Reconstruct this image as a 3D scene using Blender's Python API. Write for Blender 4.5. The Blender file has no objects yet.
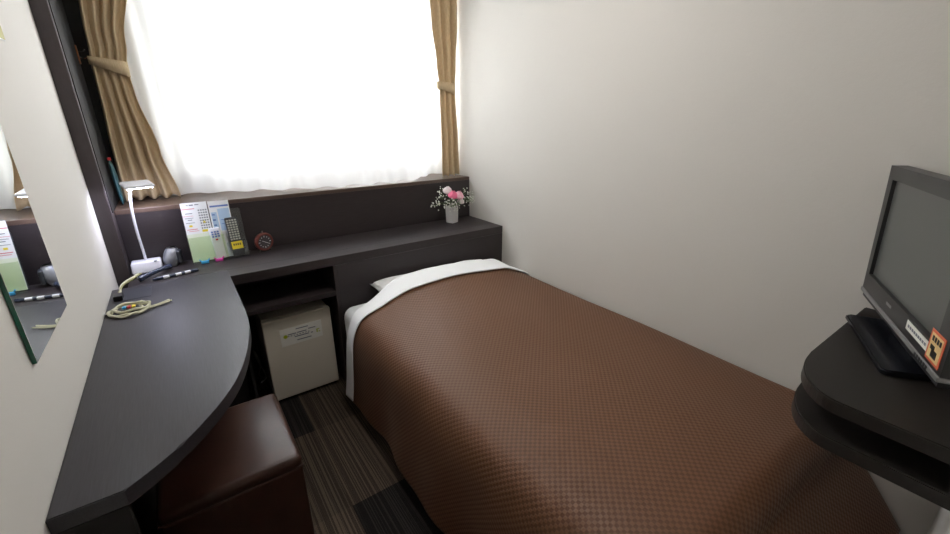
import bpy, bmesh, math, random
from mathutils import Vector, Matrix
random.seed(7)
C = bpy.context.scene.collection
PI = math.pi
W = 1.93          # room width
HL = 1.02         # ledge height
D = .75           # desk height

# ------------------------------------------------------------ materials
def lin(r, g, b):
    f = lambda c: (c/255/12.92) if c/255 <= .04045 else ((c/255+.055)/1.055)**2.4
    return (f(r), f(g), f(b), 1)
MATS = {}
def mat(name, col, rough=.6, metal=0, spec=.5, **kw):
    m = bpy.data.materials.new(name); m.use_nodes = True
    b = m.node_tree.nodes['Principled BSDF']
    b.inputs['Base Color'].default_value = lin(*col)
    b.inputs['Roughness'].default_value = rough
    b.inputs['Metallic'].default_value = metal
    b.inputs['Specular IOR Level'].default_value = spec
    for k, v in kw.items():
        b.inputs[k.replace('_', ' ')].default_value = v
    return m
def N(m, t): return m.node_tree.nodes.new(t)
def L(m, a, b): m.node_tree.links.new(a, b)
def bsdf(m): return m.node_tree.nodes['Principled BSDF']
def coords(m, kind='Object', scale=(1, 1, 1), rot=(0, 0, 0)):
    tc = N(m, 'ShaderNodeTexCoord'); mp = N(m, 'ShaderNodeMapping')
    mp.inputs['Scale'].default_value = scale; mp.inputs['Rotation'].default_value = rot
    L(m, tc.outputs[kind], mp.inputs['Vector']); return mp.outputs['Vector']
def noise(m, vec, scale, detail=4, rough=.5):
    n = N(m, 'ShaderNodeTexNoise'); n.inputs['Scale'].default_value = scale
    n.inputs['Detail'].default_value = detail; n.inputs['Roughness'].default_value = rough
    L(m, vec, n.inputs['Vector']); return n.outputs['Fac']
def ramp(m, fac, stops):
    r = N(m, 'ShaderNodeValToRGB'); e = r.color_ramp.elements
    while len(e) < len(stops): e.new(.5)
    for q, (p, c) in zip(e, stops):
        q.position = p; q.color = lin(*c)
    L(m, fac, r.inputs['Fac']); return r.outputs['Color']
def bump(m, h, strength=.3, dist=.002):
    b = N(m, 'ShaderNodeBump'); b.inputs['Strength'].default_value = strength
    b.inputs['Distance'].default_value = dist
    L(m, h, b.inputs['Height']); L(m, b.outputs['Normal'], bsdf(m).inputs['Normal']); return b
def math_n(m, op, a, b=None):
    n = N(m, 'ShaderNodeMath'); n.operation = op
    for i, v in enumerate((a, b)):
        if v is None: continue
        if isinstance(v, (int, float)): n.inputs[i].default_value = v
        else: L(m, v, n.inputs[i])
    return n.outputs[0]

def wood(name, dark, light, rough, scale):
    m = mat(name, dark, rough)
    v = coords(m, 'Object', scale)
    n = noise(m, v, 6, 6, .65)
    L(m, ramp(m, n, [(.3, dark), (.7, light)]), bsdf(m).inputs['Base Color'])
    bump(m, n, .12, .001)
    return m
M = {}
M['wood_y'] = wood('dark_oak_laminate_lengthwise', (48, 46, 50), (61, 59, 65), .42, (60, 2.2, 60))
M['wood_x'] = wood('dark_oak_laminate_crosswise', (42, 36, 38), (54, 47, 48), .45, (2.2, 60, 60))
M['wood_z'] = wood('dark_oak_laminate_upright', (46, 39, 39), (56, 48, 48), .5, (2, 2, 40))
M['pillar'] = wood('dark_pillar_laminate', (58, 51, 52), (66, 58, 59), .45, (30, 30, 3))
M['ledge'] = wood('brown_ledge_laminate', (74, 58, 50), (92, 74, 64), .4, (2.2, 50, 50))
M['table'] = wood('near_black_table_laminate', (30, 27, 25), (40, 36, 33), .42, (60, 3, 60))
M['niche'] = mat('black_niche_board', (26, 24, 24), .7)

def wallpaper(name, col):
    m = mat(name, col, .85, 0, .3)
    v = coords(m)
    a = noise(m, v, 220, 3, .6); b = noise(m, v, 60, 2, .5)
    bump(m, math_n(m, 'ADD', a, b), .35, .0012)
    return m
M['wall'] = wallpaper('woven_vinyl_wallpaper', (216, 212, 206))
M['ceil'] = mat('white_ceiling_board', (226, 224, 218), .9)
M['pale'] = mat('pale_window_reveal', (222, 220, 214), .8)

CT = [(94, 84, 75), (56, 53, 53), (104, 92, 82)]
def carpet():
    m = mat('striped_carpet_tiles', (40, 36, 33), .97, 0, .1)
    nt = m.node_tree
    tc = N(m, 'ShaderNodeTexCoord'); sp = N(m, 'ShaderNodeSeparateXYZ'); L(m, tc.outputs['Object'], sp.inputs[0])
    x, y = sp.outputs[0], sp.outputs[1]
    # staggered half-metre tiles, three tones in turn
    tx = math_n(m, 'FLOOR', math_n(m, 'DIVIDE', math_n(m, 'ADD', x, 4.40), .5))
    ty = math_n(m, 'FLOOR', math_n(m, 'DIVIDE', math_n(m, 'ADD', y, 10.12), .5))
    idx = math_n(m, 'DIVIDE', math_n(m, 'ADD', math_n(m, 'MODULO', math_n(m, 'ADD', math_n(m, 'ADD', ty, math_n(m, 'MULTIPLY', tx, 2)), 0), 3), .5), 3)
    # stripes along the tile length
    st = N(m, 'ShaderNodeTexNoise'); st.noise_dimensions = '3D'; st.inputs['Scale'].default_value = 1; st.inputs['Detail'].default_value = 2
    mp = N(m, 'ShaderNodeMapping'); mp.inputs['Scale'].default_value = (210, .5, 1)
    L(m, tc.outputs['Object'], mp.inputs['Vector']); L(m, mp.outputs[0], st.inputs['Vector'])
    stripe = math_n(m, 'GREATER_THAN', st.outputs['Fac'], .52)
    fine = noise(m, coords(m), 420, 2, .6)
    spk = math_n(m, 'GREATER_THAN', fine, .50)
    r = ramp(m, idx, [(.0, CT[0]), (.333, CT[1]), (.666, CT[2])])
    r.node.color_ramp.interpolation = 'CONSTANT'
    mx = N(m, 'ShaderNodeMix'); mx.data_type = 'RGBA'; mx.blend_type = 'MULTIPLY'
    mx.inputs[0].default_value = .85
    tone = ramp(m, math_n(m, 'ADD', math_n(m, 'MULTIPLY', stripe, .6), math_n(m, 'MULTIPLY', spk, .4)), [(0, (84, 80, 80)), (1, (255, 250, 240))])
    L(m, r, mx.inputs[6]); L(m, tone, mx.inputs[7]); L(m, mx.outputs[2], bsdf(m).inputs['Base Color'])
    bump(m, math_n(m, 'ADD', fine, math_n(m, 'MULTIPLY', stripe, .6)), .8, .004)
    return m
M['carpet'] = carpet()

def waffle():
    m = mat('brown_waffle_cover', (112, 76, 54), .5, 0, .35)
    tc = N(m, 'ShaderNodeTexCoord'); sp = N(m, 'ShaderNodeSeparateXYZ'); L(m, tc.outputs['UV'], sp.inputs[0])
    s = 2*PI/.019
    a = math_n(m, 'SINE', math_n(m, 'MULTIPLY', sp.outputs[0], s)); b = math_n(m, 'SINE', math_n(m, 'MULTIPLY', sp.outputs[1], s))
    p = math_n(m, 'MULTIPLY', a, b)
    ck = math_n(m, 'ADD', math_n(m, 'MULTIPLY', math_n(m, 'MINIMUM', math_n(m, 'MAXIMUM', math_n(m, 'MULTIPLY', p, 3.0), -1), 1), .5), .5)
    L(m, ramp(m, ck, [(0, (94, 62, 42)), (1, (111, 76, 52))]), bsdf(m).inputs['Base Color'])
    rr = N(m, 'ShaderNodeMapRange'); rr.inputs['To Min'].default_value = .62; rr.inputs['To Max'].default_value = .42
    L(m, ck, rr.inputs['Value']); L(m, rr.outputs[0], bsdf(m).inputs['Roughness'])
    bump(m, ck, .35, .002)
    bsdf(m).inputs['Sheen Weight'].default_value = .03
    return m
M['duvet'] = waffle()
def cloth(name, col, rough=.8, sc=600, st=.15):
    m = mat(name, col, rough, 0, .25)
    bump(m, noise(m, coords(m), sc, 2), st, .001); return m
M['linen'] = cloth('white_bed_linen', (240, 241, 243))
M['linen'].node_tree.nodes['Principled BSDF'].inputs['Sheen Weight'].default_value = .1
M['mattress'] = cloth('white_fitted_sheet', (226, 228, 232))
M['base'] = cloth('dark_bed_base_fabric', (30, 28, 30))

def curtain_mat():
    m = mat('tan_curtain_fabric', (176, 148, 108), .85, 0, .2)
    b = bsdf(m)
    v = coords(m, 'Object', (1, 1, .2)); n = noise(m, v, 260, 3)
    L(m, ramp(m, n, [(.3, (206, 184, 148)), (.7, (224, 203, 168))]), b.inputs['Base Color'])
    tr = N(m, 'ShaderNodeBsdfTranslucent'); tr.inputs['Color'].default_value = lin(198, 172, 134)
    mx = N(m, 'ShaderNodeMixShader'); mx.inputs[0].default_value = .2
    L(m, b.outputs[0], mx.inputs[1]); L(m, tr.outputs[0], mx.inputs[2])
    L(m, mx.outputs[0], m.node_tree.nodes['Material Output'].inputs['Surface'])
    return m
M['curtain'] = curtain_mat()
def sheer_mat():
    m = bpy.data.materials.new('white_sheer_voile'); m.use_nodes = True; nt = m.node_tree
    nt.nodes.remove(bsdf(m))
    d = N(m, 'ShaderNodeBsdfDiffuse'); d.inputs['Color'].default_value = (.9, .9, .9, 1)
    t = N(m, 'ShaderNodeBsdfTranslucent'); t.inputs['Color'].default_value = (.92, .92, .92, 1)
    p = N(m, 'ShaderNodeBsdfTransparent')
    a = N(m, 'ShaderNodeMixShader'); a.inputs[0].default_value = .5; L(m, d.outputs[0], a.inputs[1]); L(m, t.outputs[0], a.inputs[2])
    b = N(m, 'ShaderNodeMixShader'); b.inputs[0].default_value = .24; L(m, a.outputs[0], b.inputs[1]); L(m, p.outputs[0], b.inputs[2])
    L(m, b.outputs[0], nt.nodes['Material Output'].inputs['Surface']); return m
M['sheer'] = sheer_mat()
def glass_mat(name, tint=(1, 1, 1, 1), f=.06):
    m = bpy.data.materials.new(name); m.use_nodes = True; nt = m.node_tree; nt.nodes.remove(bsdf(m))
    p = N(m, 'ShaderNodeBsdfTransparent'); p.inputs['Color'].default_value = tint
    g = N(m, 'ShaderNodeBsdfGlossy'); g.inputs['Roughness'].default_value = .02
    a = N(m, 'ShaderNodeMixShader'); a.inputs[0].default_value = f
    L(m, p.outputs[0], a.inputs[1]); L(m, g.outputs[0], a.inputs[2]); L(m, a.outputs[0], nt.nodes['Material Output'].inputs['Surface']); return m
M['glass'] = glass_mat('window_glass')
M['acrylic'] = glass_mat('clear_acrylic', (.88, .93, .94, 1), .12)
M['green_film'] = glass_mat('pale_green_clear_plastic', (.93, .98, .88, 1), .08)
M['mirror'] = mat('mirror_silver', (240, 244, 242), .01, 1)
M['mirror_edge'] = mat('green_glass_edge', (20, 96, 72), .15)
M['alu'] = mat('white_aluminium', (225, 226, 226), .4)
M['chrome'] = mat('chrome', (200, 200, 200), .18, 1)
M['brass'] = mat('worn_copper', (190, 120, 80), .35, .8)
M['rail'] = mat('white_curtain_rail', (235, 235, 230), .4)

def leather():
    m = mat('brown_leatherette', (58, 36, 28), .36, 0, .5)
    v = coords(m); vo = N(m, 'ShaderNodeTexVoronoi'); vo.inputs['Scale'].default_value = 260; L(m, v, vo.inputs['Vector'])
    L(m, ramp(m, noise(m, v, 9, 3), [(.3, (56, 34, 26)), (.7, (70, 44, 34))]), bsdf(m).inputs['Base Color'])
    bump(m, vo.outputs['Distance'], .15, .001); return m
M['leather'] = leather()
M['seam'] = mat('dark_piping', (60, 36, 30), .4)
M['fridge'] = mat('cream_fridge_enamel', (216, 208, 193), .42)
M['gasket'] = mat('brown_gasket', (120, 105, 90), .6)
M['paper'] = mat('white_paper', (238, 240, 242), .6)
M['offpaper'] = mat('off_white_label', (228, 226, 218), .6)
M['ink'] = mat('grey_ink', (120, 124, 132), .6)
M['inkblue'] = mat('blue_ink', (90, 120, 190), .6)
M['inklb'] = mat('light_blue_print', (178, 205, 232), .6)
M['inkred'] = mat('pink_red_ink', (214, 110, 120), .6)
M['yellow'] = mat('yellow_print', (236, 214, 60), .5)
M['lime'] = mat('yellow_green_mark', (176, 186, 40), .5)
M['greenpaper'] = mat('pale_green_paper', (230, 238, 218), .6)
M['whiteplastic'] = mat('white_plastic', (232, 234, 240), .3)
M['lampwhite'] = mat('glossy_white_lamp_plastic', (226, 226, 234), .25)
M['darkplastic'] = mat('charcoal_plastic', (52, 55, 60), .35)
M['silver'] = mat('silver_plastic', (160, 163, 170), .3, .5)
M['slate'] = mat('slate_blue_plastic', (58, 66, 88), .25)
M['black'] = mat('black_plastic', (18, 18, 20), .3)
M['pink'] = mat('hot_pink_plastic', (240, 90, 190), .4)
M['sky'] = mat('light_blue_plastic', (70, 180, 235), .4)
M['red'] = mat('red_plastic', (200, 50, 50), .4)
M['teal'] = mat('teal_plastic_wrap', (44, 84, 90), .35)
M['cable'] = mat('ivory_cable', (206, 204, 176), .45)
M['clockred'] = mat('dark_red_wood_rim', (108, 48, 40), .35)
M['clockface'] = mat('dark_grey_clock_dial', (72, 70, 74), .4)
M['vase'] = mat('white_ceramic', (214, 212, 210), .3)
M['stem'] = mat('green_stem', (96, 122, 76), .6)
M['leaf'] = mat('green_leaf', (84, 116, 74), .6)
M['petal_w'] = mat('white_petal', (246, 236, 238), .6)
M['petal_p'] = mat('pink_petal', (244, 120, 160), .6)
M['petal_l'] = mat('pale_pink_petal', (248, 190, 208), .6)
M['bud'] = mat('white_blossom', (240, 242, 232), .7)
M['tvbez'] = mat('black_tv_bezel', (46, 47, 48), .35)
M['tvback'] = mat('matt_black_tv_shell', (30, 31, 34), .5)
M['screen'] = mat('unlit_screen', (88, 90, 88), .3, 0, .5)
M['tvbase'] = mat('gloss_black_stand', (26, 28, 34), .25)
M['tvstrip'] = mat('silver_tv_strip', (150, 150, 150), .35, .4)
M['orange'] = mat('orange_sticker', (224, 108, 74), .5)
M['cream'] = mat('cream_sticker', (232, 200, 140), .5)
M['gold'] = mat('gold_green_print', (168, 160, 70), .5)
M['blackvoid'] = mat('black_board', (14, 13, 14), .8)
def emit(name, col, s):
    m = bpy.data.materials.new(name); m.use_nodes = True; nt = m.node_tree; nt.nodes.remove(bsdf(m))
    e = N(m, 'ShaderNodeEmission'); e.inputs[0].default_value = col; e.inputs[1].default_value = s
    L(m, e.outputs[0], nt.nodes['Material Output'].inputs['Surface']); return m
M['led'] = emit('cool_white_led_panel', (.78, .80, 1, 1), 55)
M['diffuser'] = emit('ceiling_lamp_diffuser', (1, .96, .91, 1), 13.0)

# ------------------------------------------------------------ mesh helpers
def tag(o, label=None, cat=None, group=None, kind=None):
    if label: o['label'] = label
    if cat: o['category'] = cat
    if group: o['group'] = group
    if kind: o['kind'] = kind
    return o
def thing(name, label, cat, loc=(0, 0, 0), rotz=0, group=None):
    o = bpy.data.objects.new(name, None); C.objects.link(o); o.empty_display_size = .05
    o.location = loc; o.rotation_euler = (0, 0, rotz); return tag(o, label, cat, group)
def obj(name, bm, m, parent=None, smooth=False, mods=None):
    bmesh.ops.recalc_face_normals(bm, faces=bm.faces)
    me = bpy.data.meshes.new(name); bm.to_mesh(me); bm.free()
    me.materials.append(m)
    if smooth:
        for p in me.polygons: p.use_smooth = True
    o = bpy.data.objects.new(name, me); C.objects.link(o)
    if parent: o.parent = parent
    return o
def bx(x0, x1, y0, y1, z0, z1, bev=0, seg=2, bm=None, mtx=None):
    nb = bmesh.new()
    bmesh.ops.create_cube(nb, size=1)
    for v in nb.verts:
        v.co = Vector((x0+(v.co.x+.5)*(x1-x0), y0+(v.co.y+.5)*(y1-y0), z0+(v.co.z+.5)*(z1-z0)))
    if bev: bmesh.ops.bevel(nb, geom=nb.edges[:], offset=bev, segments=seg, affect='EDGES', profile=.5)
    if mtx: bmesh.ops.transform(nb, matrix=mtx, verts=nb.verts)
    if bm is None: return nb
    me = bpy.data.meshes.new('t'); nb.to_mesh(me); nb.free(); bm.from_mesh(me); bpy.data.meshes.remove(me); return bm
def merge(a, b):
    me = bpy.data.meshes.new('t'); b.to_mesh(me); b.free(); a.from_mesh(me); bpy.data.meshes.remove(me); return a
def prism(outline, z0, z1, bev=0, seg=2):
    bm = bmesh.new()
    vs = [bm.verts.new((x, y, z0)) for x, y in outline]
    f = bm.faces.new(vs); r = bmesh.ops.extrude_face_region(bm, geom=[f])
    for v in r['geom']:
        if isinstance(v, bmesh.types.BMVert): v.co.z = z1
    if bev:
        es = [e for e in bm.edges if abs(e.verts[0].co.z-e.verts[1].co.z) < 1e-6]
        bmesh.ops.bevel(bm, geom=es, offset=bev, segments=seg, affect='EDGES')
    return bm
def spline(pts, n=8):
    P = [Vector(p) for p in pts]; out = []
    for i in range(len(P)-1):
        p0 = P[max(i-1, 0)]; p1 = P[i]; p2 = P[i+1]; p3 = P[min(i+2, len(P)-1)]
        for k in range(n):
            t = k/n
            out.append(.5*((2*p1)+(-p0+p2)*t+(2*p0-5*p1+4*p2-p3)*t*t+(-p0+3*p1-3*p2+p3)*t**3))
    out.append(P[-1]); return out
def tube(pts, r, seg=10, bm=None, rfun=None):
    bm = bm or bmesh.new(); rings = []
    P = [Vector(p) for p in pts]; up = Vector((0, 0, 1))
    prev = None
    for i, p in enumerate(P):
        t = (P[min(i+1, len(P)-1)]-P[max(i-1, 0)]).normalized()
        if prev is None:
            a = t.cross(up)
            if a.length < .05: a = t.cross(Vector((1, 0, 0)))
        else: a = prev-t*prev.dot(t)
        a.normalize(); prev = a; b = t.cross(a)
        rr = rfun(i/(len(P)-1)) if rfun else r
        rings.append([bm.verts.new(p+rr*(a*math.cos(2*PI*k/seg)+b*math.sin(2*PI*k/seg))) for k in range(seg)])
    for A, B in zip(rings, rings[1:]):
        for k in range(seg): bm.faces.new((A[k], A[(k+1) % seg], B[(k+1) % seg], B[k]))
    bm.faces.new(rings[0][::-1]); bm.faces.new(rings[-1]); return bm
def lathe(prof, seg=32, mtx=None, bm=None):
    nb = bmesh.new(); rings = []
    for r, z in prof:
        if r < 1e-6: rings.append([nb.verts.new((0, 0, z))])
        else: rings.append([nb.verts.new((r*math.cos(2*PI*k/seg), r*math.sin(2*PI*k/seg), z)) for k in range(seg)])
    for A, B in zip(rings, rings[1:]):
        for k in range(seg):
            k2 = (k+1) % seg
            if len(A) == 1 and len(B) == 1: continue
            if len(A) == 1: nb.faces.new((A[0], B[k2], B[k]))
            elif len(B) == 1: nb.faces.new((A[k], A[k2], B[0]))
            else: nb.faces.new((A[k], A[k2], B[k2], B[k]))
    if mtx: bmesh.ops.transform(nb, matrix=mtx, verts=nb.verts)
    return merge(bm, nb) if bm else nb
def surf(fn, nu, nv, uvfn=None):
    bm = bmesh.new(); g = [[bm.verts.new(fn(i/nu, j/nv)) for j in range(nv+1)] for i in range(nu+1)]
    uv = bm.loops.layers.uv.new('UVMap') if uvfn else None
    for i in range(nu):
        for j in range(nv):
            f = bm.faces.new((g[i][j], g[i+1][j], g[i+1][j+1], g[i][j+1])); f.smooth = True
            if uv:
                for lp, (a, b) in zip(f.loops, ((i, j), (i+1, j), (i+1, j+1), (i, j+1))): lp[uv].uv = uvfn(a/nu, b/nv)
    return bm
def solidify(o, t, off=-1):
    md = o.modifiers.new('thickness', 'SOLIDIFY'); md.thickness = t; md.offset = off; return o
def struct(name, bm, m, label=None):
    o = obj(name, bm, m); o['kind'] = 'structure'
    if label: o['label'] = label; 
    return o

# ------------------------------------------------------------ room shell
YB, YF = .45, -3.5       # outer face of the window wall zone, rear of the entry
WY = .34                 # inner face of window wall
struct('floor', bx(-.1, W+.1, YF-.1, WY+.16, -.08, 0), M['carpet'])
struct('ceiling', bx(-.1, W+.1, YF-.1, WY+.16, 2.4, 2.5), M['ceil'])
struct('wall_left', bx(-.1, 0, YF, WY+.16, 0, 2.4), M['wall'])
struct('wall_right', bx(W, W+.1, -2.41, WY+.16, 0, 2.4), M['wall'])
struct('wall_foot', bx(1.08, W+.1, -2.51, -2.41, 0, 2.4), M['wall'])
struct('wall_entry', bx(1.08, 1.18, YF, -2.51, 0, 2.4), M['wall'])
struct('wall_rear', bx(-.1, 1.18, YF-.1, YF, 0, 2.4), M['wall'])
# window wall with an opening
wx0, wx1, wz0, wz1 = .35, 1.90, 1.15, 2.15
b = bx(0, W, WY, WY+.16, 0, wz0); bx(0, W, WY, WY+.16, wz1, 2.4, bm=b)
bx(0, wx0, WY, WY+.16, wz0, wz1, bm=b); bx(wx1, W, WY, WY+.16, wz0, wz1, bm=b)
struct('wall_window', b, M['pale'])
b = bmesh.new(); t = .03; y0, y1 = WY+.07, WY+.11
for a in ((wx0, wx1, wz0, wz0+t), (wx0, wx1, wz1-t, wz1), (wx0, wx0+t, wz0+t, wz1-t), (wx1-t, wx1, wz0+t, wz1-t)):
    bx(a[0], a[1], y0, y1, a[2], a[3], bm=b)
wf = struct('window_1', b, M['alu'])
o = obj('window_pane', bx(wx0+t, (wx0+wx1)/2+.01, y0+.025, y0+.029, wz0+t, wz1-t), M['glass'], wf)
o = obj('window_pane', bx((wx0+wx1)/2-.01, wx1-t, y0+.010, y0+.014, wz0+t, wz1-t), M['glass'], wf)
o = obj('window_mullion', bx((wx0+wx1)/2-.012, (wx0+wx1)/2+.012, y0+.004, y1-.004, wz0+t, wz1-t), M['alu'], wf)
# dark pillar / reveal on the left of the window
PX = .05
struct('trim_2', bx(PX, .175, WY-.012, WY, HL, 2.4), M['niche'], 'dark laminate strip behind the left curtain')
struct('trim_1', bx(0, PX, -.089, WY, 0, 2.4, .003), M['pillar'], 'dark laminate pillar between the white wall and the window')

struct('trim_3', bx(PX, PX+.003, -.060, WY-.013, HL+.001, 2.4, .0005), M['niche'], 'near-black sheet added to darken the inner side of the pillar')  # added black sheet, its colour keeps the lit inner pillar side dark

# ------------------------------------------------------------ ledge, counter, desk
lp = thing('window_ledge', 'dark laminate panel with brown top ledge running below the window', 'ledge', ((PX+W)/2, .17, 0))
def rel(bm, o):
    bmesh.ops.translate(bm, verts=bm.verts, vec=-Vector(o.location)); return bm
obj('front_panel', rel(bx(PX+.001, W-.001, 0, .018, 0, HL-.02), lp), M['wood_x'], lp)
obj('ledge_top', rel(bx(PX+.001, W-.001, -.001, WY-.001, HL-.02, HL, .002), lp), M['ledge'], lp)

ct = thing('worktop', 'long dark laminate worktop between the window panel and the bed head', 'worktop', (1.2, -.18, D-.045))
YC = -.368
obj('slab', rel(bx(PX+.001, W-.001, -.268, -.001, D-.045, D, .0015), ct), M['wood_x'], ct)
obj('front_slab', rel(bx(.407, W-.001, YC, -.268, D-.045, D, .0015), ct), M['wood_x'], ct)

hb = thing('headboard_panel', 'dark laminate panel closing the worktop above the bed head', 'panel', (1.39, YC, 0))
obj('board', rel(bx(.866, W-.001, YC, YC+.018, .0, D-.046, .001), hb), M['wood_x'], hb)

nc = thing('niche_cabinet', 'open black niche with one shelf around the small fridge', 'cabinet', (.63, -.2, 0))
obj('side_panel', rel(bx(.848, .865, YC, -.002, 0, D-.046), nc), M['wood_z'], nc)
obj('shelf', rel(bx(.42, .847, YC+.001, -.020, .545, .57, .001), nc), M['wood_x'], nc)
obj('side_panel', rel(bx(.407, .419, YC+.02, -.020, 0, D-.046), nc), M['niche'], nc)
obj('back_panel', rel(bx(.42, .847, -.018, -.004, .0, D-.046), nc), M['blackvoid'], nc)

outl = [(0.001, YC+.099), (.407, YC+.099), (.407, YC), (.407, -.60), (.407, -.80), (.402, -.90), (.389, -.996), (.363, -1.12), (.326, -1.235), (.275, -1.332), (.21, -1.42), (.16, -1.47), (.107, -1.512), (.001, -1.512)]
ds = thing('wall_desk', 'dark laminate wall desk with curved edge along the white left wall', 'desk', (.2, -.9, 0))
P = [outl[0], outl[1], outl[2]] + [tuple(p)[:2] for p in spline([(x, y, 0) for x, y in outl[4:13]], 6)] + [outl[13]]
obj('desk_top', rel(prism(P, D-.035, D, .002), ds), M['wood_y'], ds)
obj('support_panel', rel(bx(.001, .104, -1.511, -1.490, 0, D-.036), ds), M['niche'], ds)
obj('wall_rail', rel(bx(.001, .02, -1.489, -.301, 0, D-.036), ds), M['niche'], ds)
obj('support_panel', rel(bx(.021, .385, -.300, -.282, 0, D-.036), ds), M['niche'], ds)
obj('cable_cover', rel(bx(.045, .13, -.43, -.31, D+.0002, D+.0015, .0005), ds), mat('blue_grey_flap', (56, 58, 68), .4), ds)

# ------------------------------------------------------------ fridge
fr = thing('mini_fridge', 'small cream refrigerator in the black niche under the worktop', 'refrigerator', (.66, -.17, 0))
fx0, fx1, fy, fh = .492, .820, -.312, .468
obj('body', rel(bx(fx0+.003, fx1-.003, fy+.04, -.03, .012, fh-.002, .006), fr), M['fridge'], fr)
obj('gasket', rel(bx(fx0+.010, fx1-.010, fy+.032, fy+.040, .025, fh-.012), fr), M['gasket'], fr)
obj('door', rel(bx(fx0, fx1, fy, fy+.032, .018, fh, .006, 3), fr), M['fridge'], fr)
for sx in (fx0+.03, fx1-.03):
    for sy in (fy+.06, -.06):
        obj('foot', rel(lathe([(0, 0), (.012, 0), (.012, .012), (0, .012)], 12, Matrix.Translation((sx, sy, 0))), fr), M['black'], fr)
def quad_plate(px, thick, nrm):   # thin plate from four corners
    bm = bmesh.new(); n = Vector(nrm)*thick
    a = [bm.verts.new(Vector(p)) for p in px]; c = [bm.verts.new(Vector(p)+n) for p in px]
    bm.faces.new(a); bm.faces.new(c[::-1])
    for i in range(4): bm.faces.new((a[i], c[i], c[(i+1) % 4], a[(i+1) % 4]))
    return bm
lb = obj('label_sheet', rel(quad_plate([(.565, fy, .408), (.767, fy, .412), (.767, fy, .318), (.565, fy, .314)], .0012, (0, -1, 0)), fr), M['offpaper'], fr)
lb['label'] = 'white notice label'
b = bmesh.new()
for x0, x1, z in ((.64, .70, .393), (.60, .64, .371), (.645, .69, .372), (.70, .735, .378), (.63, .70, .352), (.71, .72, .352), (.64, .71, .331)):
    bx(x0, x1, fy-.0018, fy-.0012, z, z+.005, bm=b)
for k in range(8): bx(.598+k*.014, .606+k*.014, fy-.0018, fy-.0012, .362, .366, bm=b)
obj('printed_lines', rel(b, fr), M['ink'], lb)
bpy.data.objects['printed_lines'].location = (0, 0, 0)
b = lathe([(0, 0), (.010, 0), (.010, .0006), (0, .0006)], 20, Matrix.Translation((.588, fy-.0012, .366)) @ Matrix.Rotation(PI/2, 4, 'X'))
obj('printed_mark', rel(b, fr), M['lime'], lb)
b = bx(.738, .744, fy-.0018, fy-.0012, .347, .366); bx(.748, .756, fy-.0018, fy-.0012, .347, .352, bm=b); bx(.742, .754, fy-.0018, fy-.0012, .362, .366, bm=b)
obj('printed_mark', rel(b, fr), M['lime'], lb)
cd = tag(obj('fridge_cord', tube(spline([(.49, -.05, .02), (.455, -.12, .09), (.465, -.2, .20), (.45, -.16, .26), (.46, -.12, .18), (.48, -.2, .12), (.45, -.22, .10)], 8), .0035), mat('grey_cord', (120, 120, 120), .5)), 'thin grey cord looping in the gap left of the fridge', 'cord')

# ------------------------------------------------------------ stool
st = thing('cube_stool', 'brown leatherette cube stool pushed half under the desk', 'stool', (.262, -1.050, .010))
def rounded(x0, x1, y0, y1, z0, z1, r, seg=4): return bx(x0, x1, y0, y1, z0, z1, r, seg)
s_ = .180
obj('body', rounded(-s_, s_, -.195, .195, .02, .385, .012), M['leather'], st, True)
o = obj('seat_pad', rounded(-s_-.002, s_+.002, -.197, .197, .372, .425, .022, 5), M['leather'], st, True)
p = []
for a, c in ((s_, .195), (-s_, .195), (-s_, -.195), (s_, -.195)): p.append((a, c, .386))
p.append(p[0])
obj('piping', tube(p, .003, 8), M['seam'], st)
for sx in (-.14, .14):
    for sy in (-.15, .15): obj('foot', lathe([(0, 0), (.018, 0), (.02, .02), (0, .02)], 16, Matrix.Translation((sx, sy, 0))), M['black'], st)

# ------------------------------------------------------------ bed
bd = thing('bed_base', 'dark fabric bed base hidden below the brown cover', 'bed', (1.40, -1.30, 0))
obj('frame', rel(bx(.89, W-.01, -2.08, YC-.012, .09, .26, .01), bd), M['base'], bd)
for sx in (.95, W-.08):
    for sy in (-2.03, -.46): obj('leg', rel(bx(sx-.02, sx+.02, sy-.02, sy+.02, 0, .09), bd), M['base'], bd)
def rbox_puff(x0, x1, y0, y1, z0, z1, r):
    bm = bx(x0, x1, y0, y1, z0, z1, r, 5); return bm
tag(obj('mattress', bx(.856, W-.03, -2.08, YC-.010, .262, .488, .055, 6), M['mattress'], None, True), 'white sheeted mattress showing at its top left corner', 'mattress')

PROF = spline([(W-.006, .46, 0), (W-.022, .500, 0), (W-.09, .525, 0), (1.62, .545, 0), (1.38, .565, 0), (1.14, .562, 0), (.99, .548, 0), (.882, .515, 0), (.836, .435, 0), (.824, .31, 0), (.820, .19, 0), (.810, .075, 0)], 12)
cum = [0]
for a, c in zip(PROF, PROF[1:]): cum.append(cum[-1]+(c-a).length)
TOT = cum[-1]
def prof(s):
    s = max(0, min(1, s))*TOT
    for i in range(1, len(cum)):
        if cum[i] >= s:
            t = (s-cum[i-1])/(cum[i]-cum[i-1]); p = PROF[i-1].lerp(PROF[i], t)
            d = (PROF[i]-PROF[i-1]).normalized(); n = Vector((d.y, -d.x, 0)); 
            if n.y < 0 and abs(n.y) > .2: n = -n
            if n.x > 0 and abs(n.y) <= .2: n = -n
            return p, n
    return PROF[-1], Vector((-1, 0, 0))
YH, YT = -.50, -2.10
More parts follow.
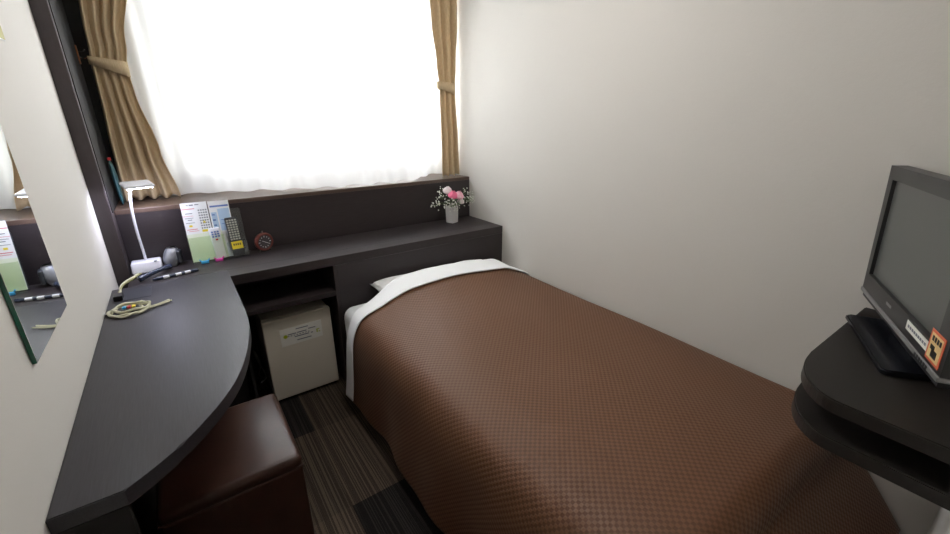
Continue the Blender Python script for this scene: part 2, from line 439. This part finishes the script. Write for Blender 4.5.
def duvpt(a, y, off=0.0):
    p, n = prof(a)
    x, z = p.x+n.x*off, p.y+n.y*off
    hang = max(0, min(1, (.48-p.y)/.4)) if p.x < 1.2 else 0
    top = 1-hang
    edge = min(1, max(0, (a)/.08))
    # soft puffs and folds
    w = math.sin(3.1*y+2.2*x)*.008+math.sin(7.3*y-4.1*x+1)*.004+math.sin(5.2*x+1.7*y*y)*.005
    z += w*top*edge
    hx = min(1, max(0, (x-.93)/.22))*min(1, max(0, (1.88-x)/.16)); hx = hx*hx*(3-2*hx)
    head = math.exp(-((y+.48)/.21)**2)*.056*hx
    z += head*top
    x -= hang*(.010+.012*math.sin(9*y+.6)+.006*math.sin(21*y))
    # foot drop
    yy = y
    if y < YT:
        d = YT-y; r = .08
        if d < r*PI/2: yy = YT-r*math.sin(d/r); z -= r*(1-math.cos(d/r))
        else: yy = YT-r-.66*(d-r*PI/2); z -= r+.85*(d-r*PI/2)
        z = max(z, .05+.04*math.sin(6*x)**2)
    return Vector((x, yy, z))
YE = -2.50
def dfn(u, v):
    k = min(1, max(0, (u-.50)/.2))
    return duvpt(u, (YH-.045)+(YE-YH+.045)*v-k*.075*(1-v)**8)
o = obj('duvet', surf(dfn, 110, 200, lambda u, v: (u*TOT, v*(YH-.02-YE))), M['duvet'], None, True)
solidify(o, .012)
tag(o, 'brown waffle-patterned quilt cover spread over the single bed', 'quilt')
def shf(u, v):
    y = YH+.012-(.152)*v
    k = min(1, max(0, (u-.55)/.2)); y -= k*.065*(1-v)
    p = duvpt(.012+u*.975, y, .007)
    if v < .22: p.z -= .03*(1-v/.22)**2*(1 if p.x > .9 else 0); 
    if v < .22 and p.x <= .9: p.x += .02*(1-v/.22)**2
    return p
o = obj('top_sheet', surf(shf, 110, 16), M['linen'], None, True); solidify(o, .005, 1)
tag(o, 'white sheet edge folded back over the head of the brown quilt', 'sheet')
def pilf(side):
    def f(u, v):
        a, c = 2*u-1, 2*v-1
        e = (1-abs(a)**2.6)**.5*(1-abs(c)**2.6)**.5 if abs(a) < 1 and abs(c) < 1 else 0
        pinch = 1-.10*(1-abs(a))*abs(c)**3
        px = .365*a*(1-.05*(1-c*c)) ; py = .182*c*(1-.07*(1-a*a))
        z = side*.062*e**.8
        if side > 0: z += .006*math.sin(9*a+3*c)*e
        return Vector((px, py, z))
    return f
b = surf(pilf(1), 40, 28); merge(b, surf(pilf(-1), 40, 28)); bmesh.ops.remove_doubles(b, verts=b.verts, dist=.0008)
bmesh.ops.transform(b, matrix=Matrix.Translation((1.385, -.560, .543)) @ Matrix.Rotation(math.radians(7), 4, 'X') @ Matrix.Rotation(math.radians(-1.5), 4, 'Z'), verts=b.verts)
tag(obj('pillow', b, M['linen'], None, True), 'white pillow lying against the dark headboard panel', 'pillow')

# ------------------------------------------------------------ curtains
def interp(tab, z):
    for (z0, *a), (z1, *c) in zip(tab, tab[1:]):
        if z0 <= z <= z1:
            t = (z-z0)/(z1-z0); t = t*t*(3-2*t) if len(tab) > 3 else t
            return [p+(q-p)*t for p, q in zip(a, c)]
    return list(tab[-1][1:])
def curtain(tab, y0, n, seed, amp_scale=1, skew=0):
    rnd = random.Random(seed); ph = [rnd.uniform(0, 6) for _ in range(4)]
    zb, zt = tab[0][0], tab[-1][0]
    def f(u, v):
        z = zb+(zt-zb)*v
        xl, xr, am = interp(tab, z)
        uu = u+.012*math.sin(2*PI*n*u*.5+ph[0])
        x = xl+(xr-xl)*uu
        y = y0+am*amp_scale*(math.sin(2*PI*n*u+ph[1])+.25*math.sin(2*PI*n*1.7*u+ph[2]))
        if v == 0: pass
        return Vector((x, y, z+(.006*math.sin(2*PI*n*u+ph[3])+skew*u)*(1-v)**8))
    return surf(f, 180, 60)
cl = thing('curtain', 'tan curtain tied back at the left side of the window', 'curtain', (.19, .22, HL))
TL = [(1.03, .075, .300, .022), (1.25, .082, .262, .020), (1.52, .094, .222, .012), (1.60, .096, .218, .010), (1.72, .104, .236, .013), (1.95, .118, .288, .020), (2.25, .11, .33, .024)]
o = obj('drape', rel(curtain(TL, .235, 4.2, 3, .9, .0), cl), M['curtain'], cl, True); solidify(o, .002)
def band(x0, x1, y0, ry, z0l, z1l, z0r, z1r):
    bm = bmesh.new(); n = 40; R = []
    for k in range(n):
        a = 2*PI*k/n; x = (x0+x1)/2+(x1-x0)/2*math.cos(a); y = y0+ry*math.sin(a); t = (math.cos(a)+1)/2
        R.append((bm.verts.new((x, y, z0l+(z0r-z0l)*t)), bm.verts.new((x, y, z1l+(z1r-z1l)*t))))
    for k in range(n):
        a, c = R[k], R[(k+1) % n]; bm.faces.new((a[0], c[0], c[1], a[1]))
    return bm
o = obj('tieback', rel(band(.090, .224, .235, .030, 1.620, 1.652, 1.572, 1.636), cl), M['curtain'], cl, True); solidify(o, .003)
cr = thing('curtain', 'tan curtain tied back in the right corner of the window', 'curtain', (1.84, .11, HL))
TR = [(1.023, 1.785, 1.912, .018), (1.25, 1.785, 1.905, .017), (1.50, 1.780, 1.895, .011), (1.58, 1.780, 1.893, .009), (1.70, 1.765, 1.900, .012), (1.95, 1.735, 1.912, .017), (2.25, 1.70, 1.914, .02)]
o = obj('drape', rel(curtain(TR, .115, 2.8, 8), cr), M['curtain'], cr, True); solidify(o, .002)
o = obj('tieback', rel(band(1.765, 1.900, .115, .026, 1.575, 1.615, 1.535, 1.605), cr), M['curtain'], cr, True); solidify(o, .003)
# sheer
def shr(u, v):
    z = HL+.006+(2.26-HL-.006)*v
    x = .17+(1.87+.03*v-.17)*u
    sm = lambda t: (lambda q: q*q*(3-2*q))(min(1, max(0, t)))
    yb = .29-.262*sm(u/.60)+.185*sm((u-.78)/.16); yt = .295-.12*u        # the hem creeps forward on the ledge
    k = (1-v)**2.6; yy = yt+(yb-yt)*k
    a = .011*(.55+.45*v)
    y = yy+a*math.sin(2*PI*19*u+1.5*math.sin(2*PI*3*u)+.4*math.sin(z*4))+.006*math.sin(2*PI*7.3*u+z)
    if v < .03: z = HL+.004+.008*(1+math.sin(2*PI*11*u))*.5+ (2.26-HL)*v
    return Vector((x, y, z))
sh = thing('sheer_curtain', 'white sheer curtain hanging across the whole bright window', 'curtain', (1.03, .2, HL))
obj('voile', rel(surf(shr, 420, 70), sh), M['sheer'], sh, True)
def hem(u, v):
    p = shr(u, v*.10); p.y += .003; return p
obj('hem', rel(surf(hem, 420, 4), sh), M['sheer'], sh, True)
tag(obj('curtain_rail', bx(.06, W-.005, .10, .27, 2.27, 2.30, .004), M['rail']), 'white curtain rail above the window', 'rail')
# tie-back hook on the reveal
hk = thing('tieback_hook', 'copper and chrome hook on the dark pillar holding the left tieback', 'hook', (PX+.0035, .31, 1.665))
obj('plate', bx(0, .004, -.009, .009, -.04, .035, .0015), M['brass'], hk)
obj('prong', tube(spline([(.004, 0, .01), (.022, -.002, .012), (.030, -.006, .022)], 6), .003, 8), M['chrome'], hk)
obj('prong', tube(spline([(.004, 0, -.012), (.022, -.004, -.018), (.038, -.02, -.012), (.05, -.035, -.014)], 6), .003, 8), M['chrome'], hk)
# teal packet by the reveal
tp = thing('teal_packet', 'slim teal packet with red cap standing behind the left curtain', 'packet', (.070, .165, HL), 0)
def packet(u, v):
    return Vector((.010*math.sin(PI*v)**.3*math.cos(2*PI*u)+(1-v)*.006, .030*(1-.25*v)*math.sin(2*PI*u), .20*v))
obj('pouch', surf(packet, 24, 14), M['teal'], tp, True)
obj('cap', lathe([(0, .20), (.007, .20), (.007, .212), (0, .212)], 16), M['red'], tp)

# ------------------------------------------------------------ mirror and wall card
mr = thing('wall_mirror', 'frameless wall mirror with green glass edge above the desk', 'mirror', (0, -1.135, .948))
obj('glass_body', bx(.001, .008, -.165, .163, 0, 1.0), M['mirror_edge'], mr)
obj('mirror_face', bx(.0081, .0086, -.164, .162, .001, .999), M['mirror'], mr)
wc = thing('wall_card', 'small card with a gold and green corner on the left wall', 'card', (0.0, -.70, 1.59))
obj('card', bx(.0005, .002, -.09, .075, 0, .12), M['paper'], wc)
obj('printed_corner', quad_plate([(.0021, .073, .002), (.0021, .073, .035), (.0021, .03, .06), (.0021, .01, .002)], .0004, (1, 0, 0)), M['gold'], wc)

# ------------------------------------------------------------ desk lamp
dl = thing('desk_lamp', 'white lit desk lamp at the left corner of the worktop', 'lamp', (.115, -.065, D))
b = bx(-.055, .055, -.045, .045, 0, .045, .008, 3)
for v in b.verts:
    if v.co.z > .02: v.co.y = v.co.y*.75+.010
obj('base', b, M['lampwhite'], dl, True)
obj('stem', tube(spline([(.0, .012, .04), (.0, .014, .08), (-.002, .010, .18), (.002, 0, .28), (.012, -.01, .345), (.022, -.014, .372)], 8), .0055, 12), M['lampwhite'], dl, True)
hm = Matrix.Translation((.045, -.035, .385)) @ Matrix.Rotation(math.radians(18), 4, 'Z') @ Matrix.Rotation(math.radians(12), 4, 'X')
lh = obj('lamp_head', bx(-.052, .052, -.038, .038, -.005, .007, .005, 3, mtx=hm), M['lampwhite'], dl, True)
obj('led_panel', bx(-.045, .045, -.031, .031, -.0075, -.0055, mtx=hm), M['led'], lh)
obj('power_switch', lathe([(0, 0), (.006, 0), (.006, .003), (0, .003)], 14, Matrix.Translation((.035, -.02, .043))), M['silver'], dl)

# ------------------------------------------------------------ telephone
ph = thing('telephone', 'small silver telephone beside the white lamp base', 'telephone', (.203, -.052, D), math.radians(-8))
def eg(u, v):
    z = .085*v; k = math.sin(PI*(.12+.80*v))**.45
    return Vector((.033*k*math.cos(2*PI*u)+.012*v, .034*k*math.sin(2*PI*u)+.014*v, z))
b = surf(eg, 28, 16); b.verts.ensure_lookup_table()
bmesh.ops.holes_fill(b, edges=b.edges[:], sides=0)
obj('body', b, M['silver'], ph, True)
obj('side_grip', bx(.030, .046, -.020, .030, .012, .070, .006, 3), M['darkplastic'], ph)
tag(obj('handset', tube(spline([(.195, -.105, D+.014), (.17, -.155, D+.022), (.13, -.195, D+.020), (.09, -.225, D+.013)], 8), .01, 12, rfun=lambda t: .013-.004*math.sin(PI*t)), M['slate'], None, True), 'slate blue handset lying on the desk below the lamp', 'handset')
pn = thing('pen', 'slim dark pen with pale bands on the desk before the document stand', 'pen', (.215, -.228, D+.007), math.radians(13))
rotp = Matrix.Rotation(PI/2, 4, 'Y')
obj('barrel', lathe([(0, -.085), (.003, -.083), (.0065, -.07), (.0065, .085), (0, .088)], 14, rotp), M['slate'], pn, True)
for q in (-.035, .01, .045):
    obj('band', lathe([(.0069, q-.011), (.0069, q+.011)], 14, rotp), M['whiteplastic'], pn)

# ------------------------------------------------------------ charging cable bundle
cb = thing('cable_bundle', 'coiled ivory charging cable with bright connectors on the desk corner', 'cable', (.09, -.56, D))
def ring(cx, cy, rx, ry, z, ph, n=28, rot=0):
    return [(cx+rx*math.cos(ph+2*PI*k/n)*math.cos(rot)-ry*math.sin(ph+2*PI*k/n)*math.sin(rot), cy+rx*math.cos(ph+2*PI*k/n)*math.sin(rot)+ry*math.sin(ph+2*PI*k/n)*math.cos(rot), z+.003*math.sin(3*ph+k)) for k in range(n+1)]
obj('coil', tube(ring(-.018, 0, .058, .050, .008, 0), .0045, 8), M['cable'], cb, True)
obj('coil', tube(ring(-.010, .006, .052, .042, .016, 1), .0045, 8), M['cable'], cb, True)
obj('coil', tube(ring(-.024, -.012, .045, .045, .008, 2), .004, 8), M['cable'], cb, True)
obj('hub', bx(-.05, .012, -.02, .02, .001, .016, .005), M['black'], cb)
for q, c in ((-.036, 'sky'), (-.022, 'red'), (-.009, 'yellow')):
    obj('connector', bx(q, q+.010, -.008, .010, .016, .021, .001), M[c], cb)
obj('plug_lead', tube(spline([(.035, -.008, .006), (.065, .006, .006), (.098, .03, .006)], 6), .003, 8), M['cable'], cb)
obj('plug_lead', tube(spline([(.035, -.018, .006), (.07, -.004, .006), (.105, .018, .006)], 6), .003, 8), M['cable'], cb)
obj('plug', bx(-.088, -.072, -.006, .006, .002, .010, .002), M['chrome'], cb)
lc = thing('lamp_cord', 'ivory cord running from the lamp base to a black adapter', 'cord', (.06, -.2, D))
obj('cord', tube(spline([(.02, .088, .006), (.005, .045, .006), (-.018, 0, .006), (-.030, -.06, .006), (-.028, -.12, .006), (-.025, -.17, .006)], 8), .004, 8), M['cable'], lc, True)
obj('cord', tube(spline([(.030, .080, .006), (.012, .035, .006), (-.008, -.01, .006), (-.022, -.06, .010), (-.030, -.12, .006), (-.033, -.17, .006)], 8), .0035, 8), mat('olive_cable', (150, 148, 100), .5), lc, True)
obj('adapter', bx(-.042, -.014, -.225, -.178, 0.0005, .02, .003), M['black'], lc)

# ------------------------------------------------------------ document stand, leaflets, remotes
tilt = math.radians(-9)
ds2 = thing('document_stand', 'clear acrylic stand holding leaflets and remotes against the window panel', 'stand', (.40, -.068, D))
TM = Matrix.Rotation(tilt, 4, 'X')
obj('back_plate', bx(-.115, .125, 0.0, .003, .002, .235, mtx=TM), M['acrylic'], ds2)
obj('foot_plate', bx(-.115, .125, -.035, .003, 0, .003), M['acrylic'], ds2)
obj('pocket', bx(-.115, .035, -.030, -.028, .002, .12, mtx=TM), M['green_film'], ds2)
obj('pocket', bx(.037, .125, -.030, -.028, .002, .075, mtx=TM), M['acrylic'], ds2)
def standing(name, label, cat, x, y, z, t=tilt):
    o = thing(name, label, cat, (.40+x, -.068+y, D+z)); o.rotation_euler = (t, 0, 0); return o
g = obj('green_leaflet', bx(-.112, .03, -.010, -.009, .004, .135, mtx=TM), M['greenpaper'])
g.location = (.40, -.068, D); tag(g, 'pale green leaflet in the lower left pocket of the stand', 'leaflet')
lf = standing('information_sheet', 'white printed information sheet with red headings at the left of the stand', 'leaflet', -.06, -.004, .006)
obj('sheet', bx(-.052, .052, -.0008, 0, 0, .275), M['paper'], lf)
def bars(o, mname, rects, nm='printed_lines'):
    if len(rects) < 8:
        for x0, x1, z0, z1 in rects: obj(nm[:-1] if nm.endswith('s') else nm, bx(x0, x1, -.0014, -.0009, z0, z1), M[mname], o)
        return
    b = bmesh.new()
    for x0, x1, z0, z1 in rects: bx(x0, x1, -.0014, -.0009, z0, z1, bm=b)
    obj(nm, b, M[mname], o)
bars(lf, 'inkred', [(-.052, .0, .245, .248), (-.045, -.005, .150, .153), (-.04, .0, .142, .144), (-.052, -.01, .213, .2145)])
bars(lf, 'ink', [(-.03, -.022, .262, .265), (-.018, -.002, .261, .266), (.004, .02, .262, .266)])
bars(lf, 'ink', [(-.04, -.012, .224, .227), (-.045, -.012, .203, .205), (-.035, -.018, .194, .197), (-.045, -.01, .181, .183)])
bars(lf, 'ink', [(.012+i*.0095, .018+i*.0095, .15+j*.012, .156+j*.012) for i in range(4) for j in range(8)], 'printed_grid')
bars(lf, 'yellow', [(-.035, -.022, .163, .172), (.012, .048, .135, .146), (.024, .032, .176, .186)], 'printed_patch')
lf2 = standing('information_sheet', 'white sheet with pale blue printed panel behind the white remote', 'leaflet', .046, -.004, .006)
obj('sheet', bx(-.050, .036, -.0008, 0, 0, .272), M['paper'], lf2)
bars(lf2, 'inklb', [(-.016, .032, .13, .235), (-.044, -.022, .10, .22)], 'printed_panel')
bars(lf2, 'inkblue', [(-.044, .032, .244, .252), (-.042, -.030, .205, .212), (-.042, -.030, .18, .187), (-.042, -.030, .155, .162), (-.01, .03, .18, .183), (-.01, .025, .16, .163)])
def remote(name, label, w, h, x, y, z, body, tlt, rz=0):
    o = thing(name, label, 'remote', (.40+x, -.068+y, D+z)); o.rotation_euler = (tlt, rz, 0)
    obj('body', bx(-w/2, w/2, -.016, 0, 0, h, .006, 3), M[body], o, True); return o
r1 = remote('remote_control', 'white remote control standing in the left pocket of the stand', .048, .15, .006, -.012, .006, 'whiteplastic', tilt, math.radians(-3))
b = bmesh.new()
for i in range(3):
    for j in range(3): bx(-.016+i*.012, -.008+i*.012, -.018, -.016, .105+j*.011, .112+j*.011, bm=b)
obj('buttons', b, M['inkblue'], r1)
obj('power_button', bx(-.005, .005, -.018, -.016, .09, .097), M['red'], r1)
r2 = remote('remote_control', 'dark remote control with yellow label in the right pocket of the stand', .054, .19, .082, -.012, .006, 'darkplastic', tilt, math.radians(-2))
b = bmesh.new()
for i in range(4):
    for j in range(9):
        bx(-.022+i*.0115, -.0135+i*.0115, -.0185, -.016, .080+j*.0115, .0875+j*.0115, bm=b)
obj('buttons', b, mat('pale_yellow_grey_buttons', (176, 178, 168), .5), r2)
obj('yellow_label', bx(-.024, .024, -.0175, -.016, .035, .072), M['yellow'], r2)
b = bmesh.new()
for i in range(4): bx(-.016+i*.009, -.011+i*.009, -.0182, -.0175, .052, .062, bm=b)
obj('printed_mark', b, M['darkplastic'], r2)
def clip(x, m, label):
    o = thing('clip', label, 'clip', (x, -.108, D)); 
    obj('body', bx(-.016, .016, -.006, .006, .001, .014, .003), M[m], o)
    obj('wing', tube([(-.012, 0, .010), (-.020, -.004, .022)], .003, 8), M[m], o)
    obj('wing', tube([(.012, 0, .010), (.020, -.004, .022)], .003, 8), M[m], o)
clip(.333, 'sky', 'light blue clip at the foot of the document stand')
clip(.392, 'pink', 'hot pink clip at the foot of the document stand')

# ------------------------------------------------------------ alarm clock
ck = thing('alarm_clock', 'round dark red alarm clock standing on the worktop', 'clock', (.602, -.055, D+.050), math.radians(20))
RX = Matrix.Rotation(PI/2, 4, 'X')
obj('case', lathe([(0, -.018), (.034, -.018), (.045, -.008), (.047, .006), (.044, .014), (.036, .015), (.035, .010), (0, .010)], 40, RX), M['clockred'], ck, True)
obj('dial', lathe([(0, .0105), (.035, .0105), (.035, .0112), (0, .0112)], 40, RX), M['clockface'], ck)
for k in range(12):
    a = PI/6*k; L_ = .008 if k % 3 == 0 else .005
    b = bx(-.0016, .0016, -.0004, .0004, 0, L_, mtx=Matrix.Translation((0, -.0118, 0)) @ Matrix.Rotation(a, 4, 'Y') @ Matrix.Translation((0, 0, .024)))
    obj('hour_mark', b, M['whiteplastic'], ck)
for nm, a, ln in (('hour_hand', -60, .015), ('minute_hand', 120, .021)):
    obj(nm, bx(-.0013, .0013, -.0004, .0004, -.003, ln, mtx=Matrix.Translation((0, -.0126, 0)) @ Matrix.Rotation(math.radians(a), 4, 'Y')), M['whiteplastic'], ck)
obj('alarm_button', lathe([(0, .044), (.006, .044), (.006, .058), (0, .060)], 14), M['chrome'], ck)
for s in (-1, 1): obj('foot', tube([(s*.022, 0, -.038), (s*.028, 0, -.0495)], .004, 8), M['chrome'], ck)

# ------------------------------------------------------------ vase and flowers
VX, VY = 1.724, -.095
vs = thing('vase', 'white square ceramic vase holding pink flowers on the worktop', 'vase', (VX, VY, D), math.radians(20))
b = bmesh.new(); h = .108
rings = []
for z, w in ((0, .026), (.004, .029), (h-.003, .031), (h, .0305), (h, .027), (h-.02, .026)):
    rings.append([b.verts.new((sx*w, sy*w, z)) for sx, sy in ((1, 1), (-1, 1), (-1, -1), (1, -1))])
for A, B in zip(rings, rings[1:]):
    for k in range(4): b.faces.new((A[k], A[(k+1) % 4], B[(k+1) % 4], B[k]))
b.faces.new(rings[0][::-1]); b.faces.new(rings[-1])
bmesh.ops.bevel(b, geom=[e for e in b.edges if abs(e.verts[0].co.z-e.verts[1].co.z) > .02], offset=.003, segments=2, affect='EDGES')
obj('body', b, M['vase'], vs)
def rose(x, y, z, r, m, label):
    o = thing('rose', label, 'flower', (VX, VY, D+.09), 0, None)
    top = Vector((x-VX, y-VY, z-D-.09))
    obj('stem', tube(spline([(0, 0, -.0), top*.5+Vector((0, 0, .006)), top], 5), .0018, 6), M['stem'], o)
    b = bmesh.new(); rnd = random.Random(int(x*1e4))
    for layer, (n, rr, hh, open_) in enumerate(((3, .35, 1.0, .1), (4, .6, .95, .3), (5, .85, .8, .6), (5, 1.0, .6, 1.0))):
        for k in range(n):
            ang = 2*PI*k/n+layer*.7+rnd.uniform(-.2, .2)
            def pf(u, v, ang=ang, rr=rr, hh=hh, open_=open_):
                a = (u-.5)*2.2*(1-.25*v); bul = math.sin(PI*min(v*.9+.05, 1))**.6
                R = r*rr*(.25+.75*bul)*(1+.25*open_*max(0, v-.7)*3)
                return Vector((R*math.cos(ang+a), R*math.sin(ang+a), r*1.5*hh*(v-.12*(2*u-1)**2*v)))
            merge(b, surf(pf, 6, 6))
    bmesh.ops.transform(b, matrix=Matrix.Translation(top-Vector((0, 0, r*.4))) @ Matrix.Rotation(.35, 4, 'X'), verts=b.verts)
    obj('petals', b, m, o, True)
    bl = bmesh.new()
    for k in range(2):
        d = Vector((math.cos(2.2*k+1), math.sin(2.2*k+1), .3)); base = top*.72
        def lfv(u, v, d=d, base=base):
            s = Vector((-d.y, d.x, 0)); return base+d*.03*v+s*.009*math.sin(PI*v)*(2*u-1)+Vector((0, 0, -.006*(2*u-1)**2))
        merge(bl, surf(lfv, 4, 6))
    obj('leaf', bl, M['leaf'], o, True)
rose(1.712, -.125, .930, .033, M['petal_p'], 'deep pink rose at the middle of the white vase')
rose(1.752, -.130, .925, .034, M['petal_l'], 'pale pink rose right of the deep pink one')
rose(1.697, -.085, .955, .032, M['petal_w'], 'white flower standing highest in the vase')
rose(1.772, -.125, .885, .024, M['petal_w'], 'small white flower low at the right of the vase')
def spray(tips, label, seed):
    rnd = random.Random(seed)
    o = thing('gypsophila_spray', label, 'flower', (VX, VY, D+.10)); st_ = bmesh.new(); bl = bmesh.new()
    for (x, y, z) in tips:
        tip = Vector((x-VX, y-VY, z-D-.10)); mid = tip*.5+Vector((0, 0, .012))
        tube(spline([(0, 0, -.005), mid, tip], 4), .0009, 5, st_)
        for k in range(11):
            c = tip+Vector((rnd.gauss(0, .017), rnd.gauss(0, .014), rnd.gauss(0, .017)))
            tube([tip*.75, c], .0005, 4, st_)
            s = rnd.uniform(.0030, .0050)
            nb = bmesh.new(); bmesh.ops.create_icosphere(nb, subdivisions=1, radius=s)
            for v in nb.verts: v.co *= rnd.uniform(.8, 1.25)
            bmesh.ops.translate(nb, verts=nb.verts, vec=c); merge(bl, nb)
    obj('stem', st_, M['stem'], o); q = obj('blossoms', bl, M['bud'], o, True); q['kind'] = 'stuff'
spray([(1.60, -.12, .90), (1.625, -.11, .93), (1.58, -.13, .885), (1.64, -.15, .89)], 'spray of tiny white blossoms reaching left from the vase', 1)
spray([(1.66, -.15, .90), (1.69, -.16, .885), (1.65, -.09, .945), (1.67, -.17, .875)], 'spray of tiny white blossoms at the front of the vase', 2)
spray([(1.85, -.13, .91), (1.86, -.11, .88), (1.83, -.10, .94), (1.865, -.13, .90)], 'spray of tiny white blossoms reaching right from the vase', 3)
spray([(1.74, -.16, .88), (1.80, -.14, .90), (1.72, -.15, .878)], 'spray of tiny white blossoms drooping over the vase rim', 4)

# ------------------------------------------------------------ TV shelf and TV
def quarter(x0, yb, x1=W-.001, y1=-2.409):
    rx, ry = .19, .11
    pts = [(x1, yb), (x0+rx, yb)]
    for k in range(1, 17):
        a = PI/2*k/16; pts.append((x0+rx-rx*math.sin(a), yb-ry*(1-math.cos(a))))
    pts += [(x0, y1), (x1, y1)]; return pts
tt = thing('corner_shelf', 'black two-tier corner shelf under the television', 'shelf', (1.6, -2.25, .70))
ZT = .85
obj('shelf_top', rel(prism(quarter(1.30, -2.113), ZT-.031, ZT, .003), tt), M['table'], tt)
obj('lower_shelf', rel(prism(quarter(1.30, -2.113), ZT-.118, ZT-.087, .003), tt), M['table'], tt)
obj('divider', rel(bx(1.66, W-.002, -2.408, -2.392, ZT-.087, ZT-.031), tt), M['blackvoid'], tt)
obj('divider', rel(bx(1.90, W-.002, -2.390, -2.16, ZT-.087, ZT-.031), tt), M['blackvoid'], tt)

TA = math.radians(25.26)
tv = thing('television', 'dark flat-screen television standing on the black corner shelf', 'television', (1.698, -2.203, ZT), TA)
# local x: along screen, local y: towards the viewer side (bed head)
TW0, TW1 = -.283, .283
zb_, zt_ = .047, .4175
tl = Matrix.Translation((0, 0, zb_)) @ Matrix.Rotation(math.radians(-3.42), 4, 'X') @ Matrix.Translation((0, 0, -zb_))
def T(*a, **k): return bx(*a, mtx=tl, **k)
sw = .052
b = T(TW0, TW1, -.028, .0, zb_+.075, zb_+.012+.0+.080)     # lower bezel strip above the silver band
bz = bmesh.new()
X0, X1, Z0, Z1 = TW0, TW1, zb_+.014, zt_
SX0, SX1, SZ0, SZ1 = TW0+sw, TW1-sw, zb_+.062, zt_-.036
b.free()
for a in ((X0, X1, Z0, SZ0), (X0, X1, SZ1, Z1), (X0, SX0, SZ0, SZ1), (SX1, X1, SZ0, SZ1)):
    merge(bz, T(a[0], a[1], -.030, .0, a[2], a[3]))
obj('bezel', bz, M['tvbez'], tv)
obj('screen', T(SX0, SX1, -.020, -.009, SZ0, SZ1), M['screen'], tv)
obj('back_shell', T(TW0+.012, TW1-.012, -.085, -.031, zb_+.02, zt_-.02, bev=.018, seg=3), M['tvback'], tv)
obj('silver_strip', T(TW0, TW1, -.030, .003, zb_+.002, zb_+.0135, bev=.002), M['tvstrip'], tv)
obj('lower_lip', T(TW0+.01, TW1-.01, -.030, -.004, zb_-.012, zb_+.002), M['tvback'], tv)
obj('maker_mark', T(.02, .055, .0, .0008, SZ0-.026, SZ0-.019), M['tvstrip'], tv)
b = bmesh.new()
for k in range(6): merge(b, T(-.235+k*.012, -.228+k*.012, .003, .0036, zb_+.004, zb_+.0115))
obj('strip_marks', b, M['black'], tv)
q = obj('white_label', T(-.205, -.088, 0, .0008, SZ0-.030, SZ0-.008), M['offpaper'], tv); q['label'] = 'white printed label strip'
b = bmesh.new()
for k in range(9): merge(b, T(-.198+k*.0115, -.190+k*.0115, .0008, .0012, SZ0-.022, SZ0-.016))
obj('printed_lines', b, M['ink'], q)
q = obj('orange_sticker', T(-.270, -.207, .0001, .0013, SZ0-.040, SZ0+.026, bev=.0004), M['orange'], tv); q['label'] = 'orange bordered sticker'
obj('sticker_panel', T(-.264, -.213, .0012, .0017, SZ0-.034, SZ0+.020), M['cream'], q)
b = T(-.252, -.228, .0016, .0021, SZ0-.028, SZ0-.012); merge(b, T(-.238, -.220, .0016, .0021, SZ0-.014, SZ0-.004))
for k in range(4): merge(b, T(-.259+k*.011, -.252+k*.011, .0016, .0021, SZ0+.004, SZ0+.015))
obj('sticker_mark', b, M['black'], q)
obj('neck', bx(-.10, .04, -.075, -.02, .012, .10, .006), M['tvback'], tv)
base = [(-.135, -.030), (-.150, -.075), (-.120, -.16), (.22, -.16), (.235, -.055), (.205, .045), (.185, .055), (-.105, .055)]
base = [(-.165, -.10), (-.13, -.15), (.09, -.15), (.125, -.10), (.125, .045), (.115, .056), (-.190, .056), (-.20, .045)]
obj('stand_base', prism(base, 0.0005, .014, .003), M['tvbase'], tv)

# ------------------------------------------------------------ ceiling lamp
clp = thing('ceiling_lamp', 'round ceiling lamp in the middle of the room', 'lamp', (1.0, -1.15, 2.4))
obj('housing', lathe([(0, 0), (.24, 0), (.24, -.03), (.22, -.035), (0, -.035)], 48), M['alu'], clp)
obj('diffuser', lathe([(.215, -.036), (.20, -.07), (.15, -.09), (0, -.10)], 48), M['diffuser'], clp, True)

GROUPS = {'rose': 'roses in the white vase', 'gypsophila_spray': 'blossom sprays in the white vase', 'curtain': 'tan curtains tied back beside the window',
          'information_sheet': 'information sheets in the acrylic stand', 'remote_control': 'remote controls in the acrylic stand', 'clip': 'plastic clips on the acrylic stand'}
for o in bpy.data.objects:
    k = o.name.split('.')[0]
    if o.parent is None and k in GROUPS: o['group'] = GROUPS[k]

# ------------------------------------------------------------ world, camera, view
w = bpy.data.worlds.new('sky'); bpy.context.scene.world = w; w.use_nodes = True
bg = w.node_tree.nodes['Background']; bg.inputs[0].default_value = (.93, .97, 1, 1); bg.inputs[1].default_value = 6.5

cam = bpy.data.cameras.new('camera'); co = bpy.data.objects.new('camera', cam); C.objects.link(co)
cam.sensor_width = 36; cam.lens = 414.725*36/950; cam.clip_start = .01
yaw, pitch, roll = 6.17970121e-01, 3.44074901e-01, -3.19931716e-03
F = Vector((math.sin(yaw)*math.cos(pitch), math.cos(yaw)*math.cos(pitch), -math.sin(pitch)))
R = Vector((math.cos(yaw), -math.sin(yaw), 0)); U = R.cross(F)
c_, s_2 = math.cos(roll), math.sin(roll)
R2 = R*c_+U*s_2; U2 = -R*s_2+U*c_
mw = Matrix((R2, U2, -F)).transposed().to_4x4(); mw.translation = Vector((.29783, -2.35933, 1.39307))
co.matrix_world = mw
S = bpy.context.scene; S.camera = co
S.view_settings.view_transform = 'Standard'; S.view_settings.look = 'None'
S.view_settings.gamma = 1; S.view_settings.use_curve_mapping = False; S.view_settings.exposure = 0.62
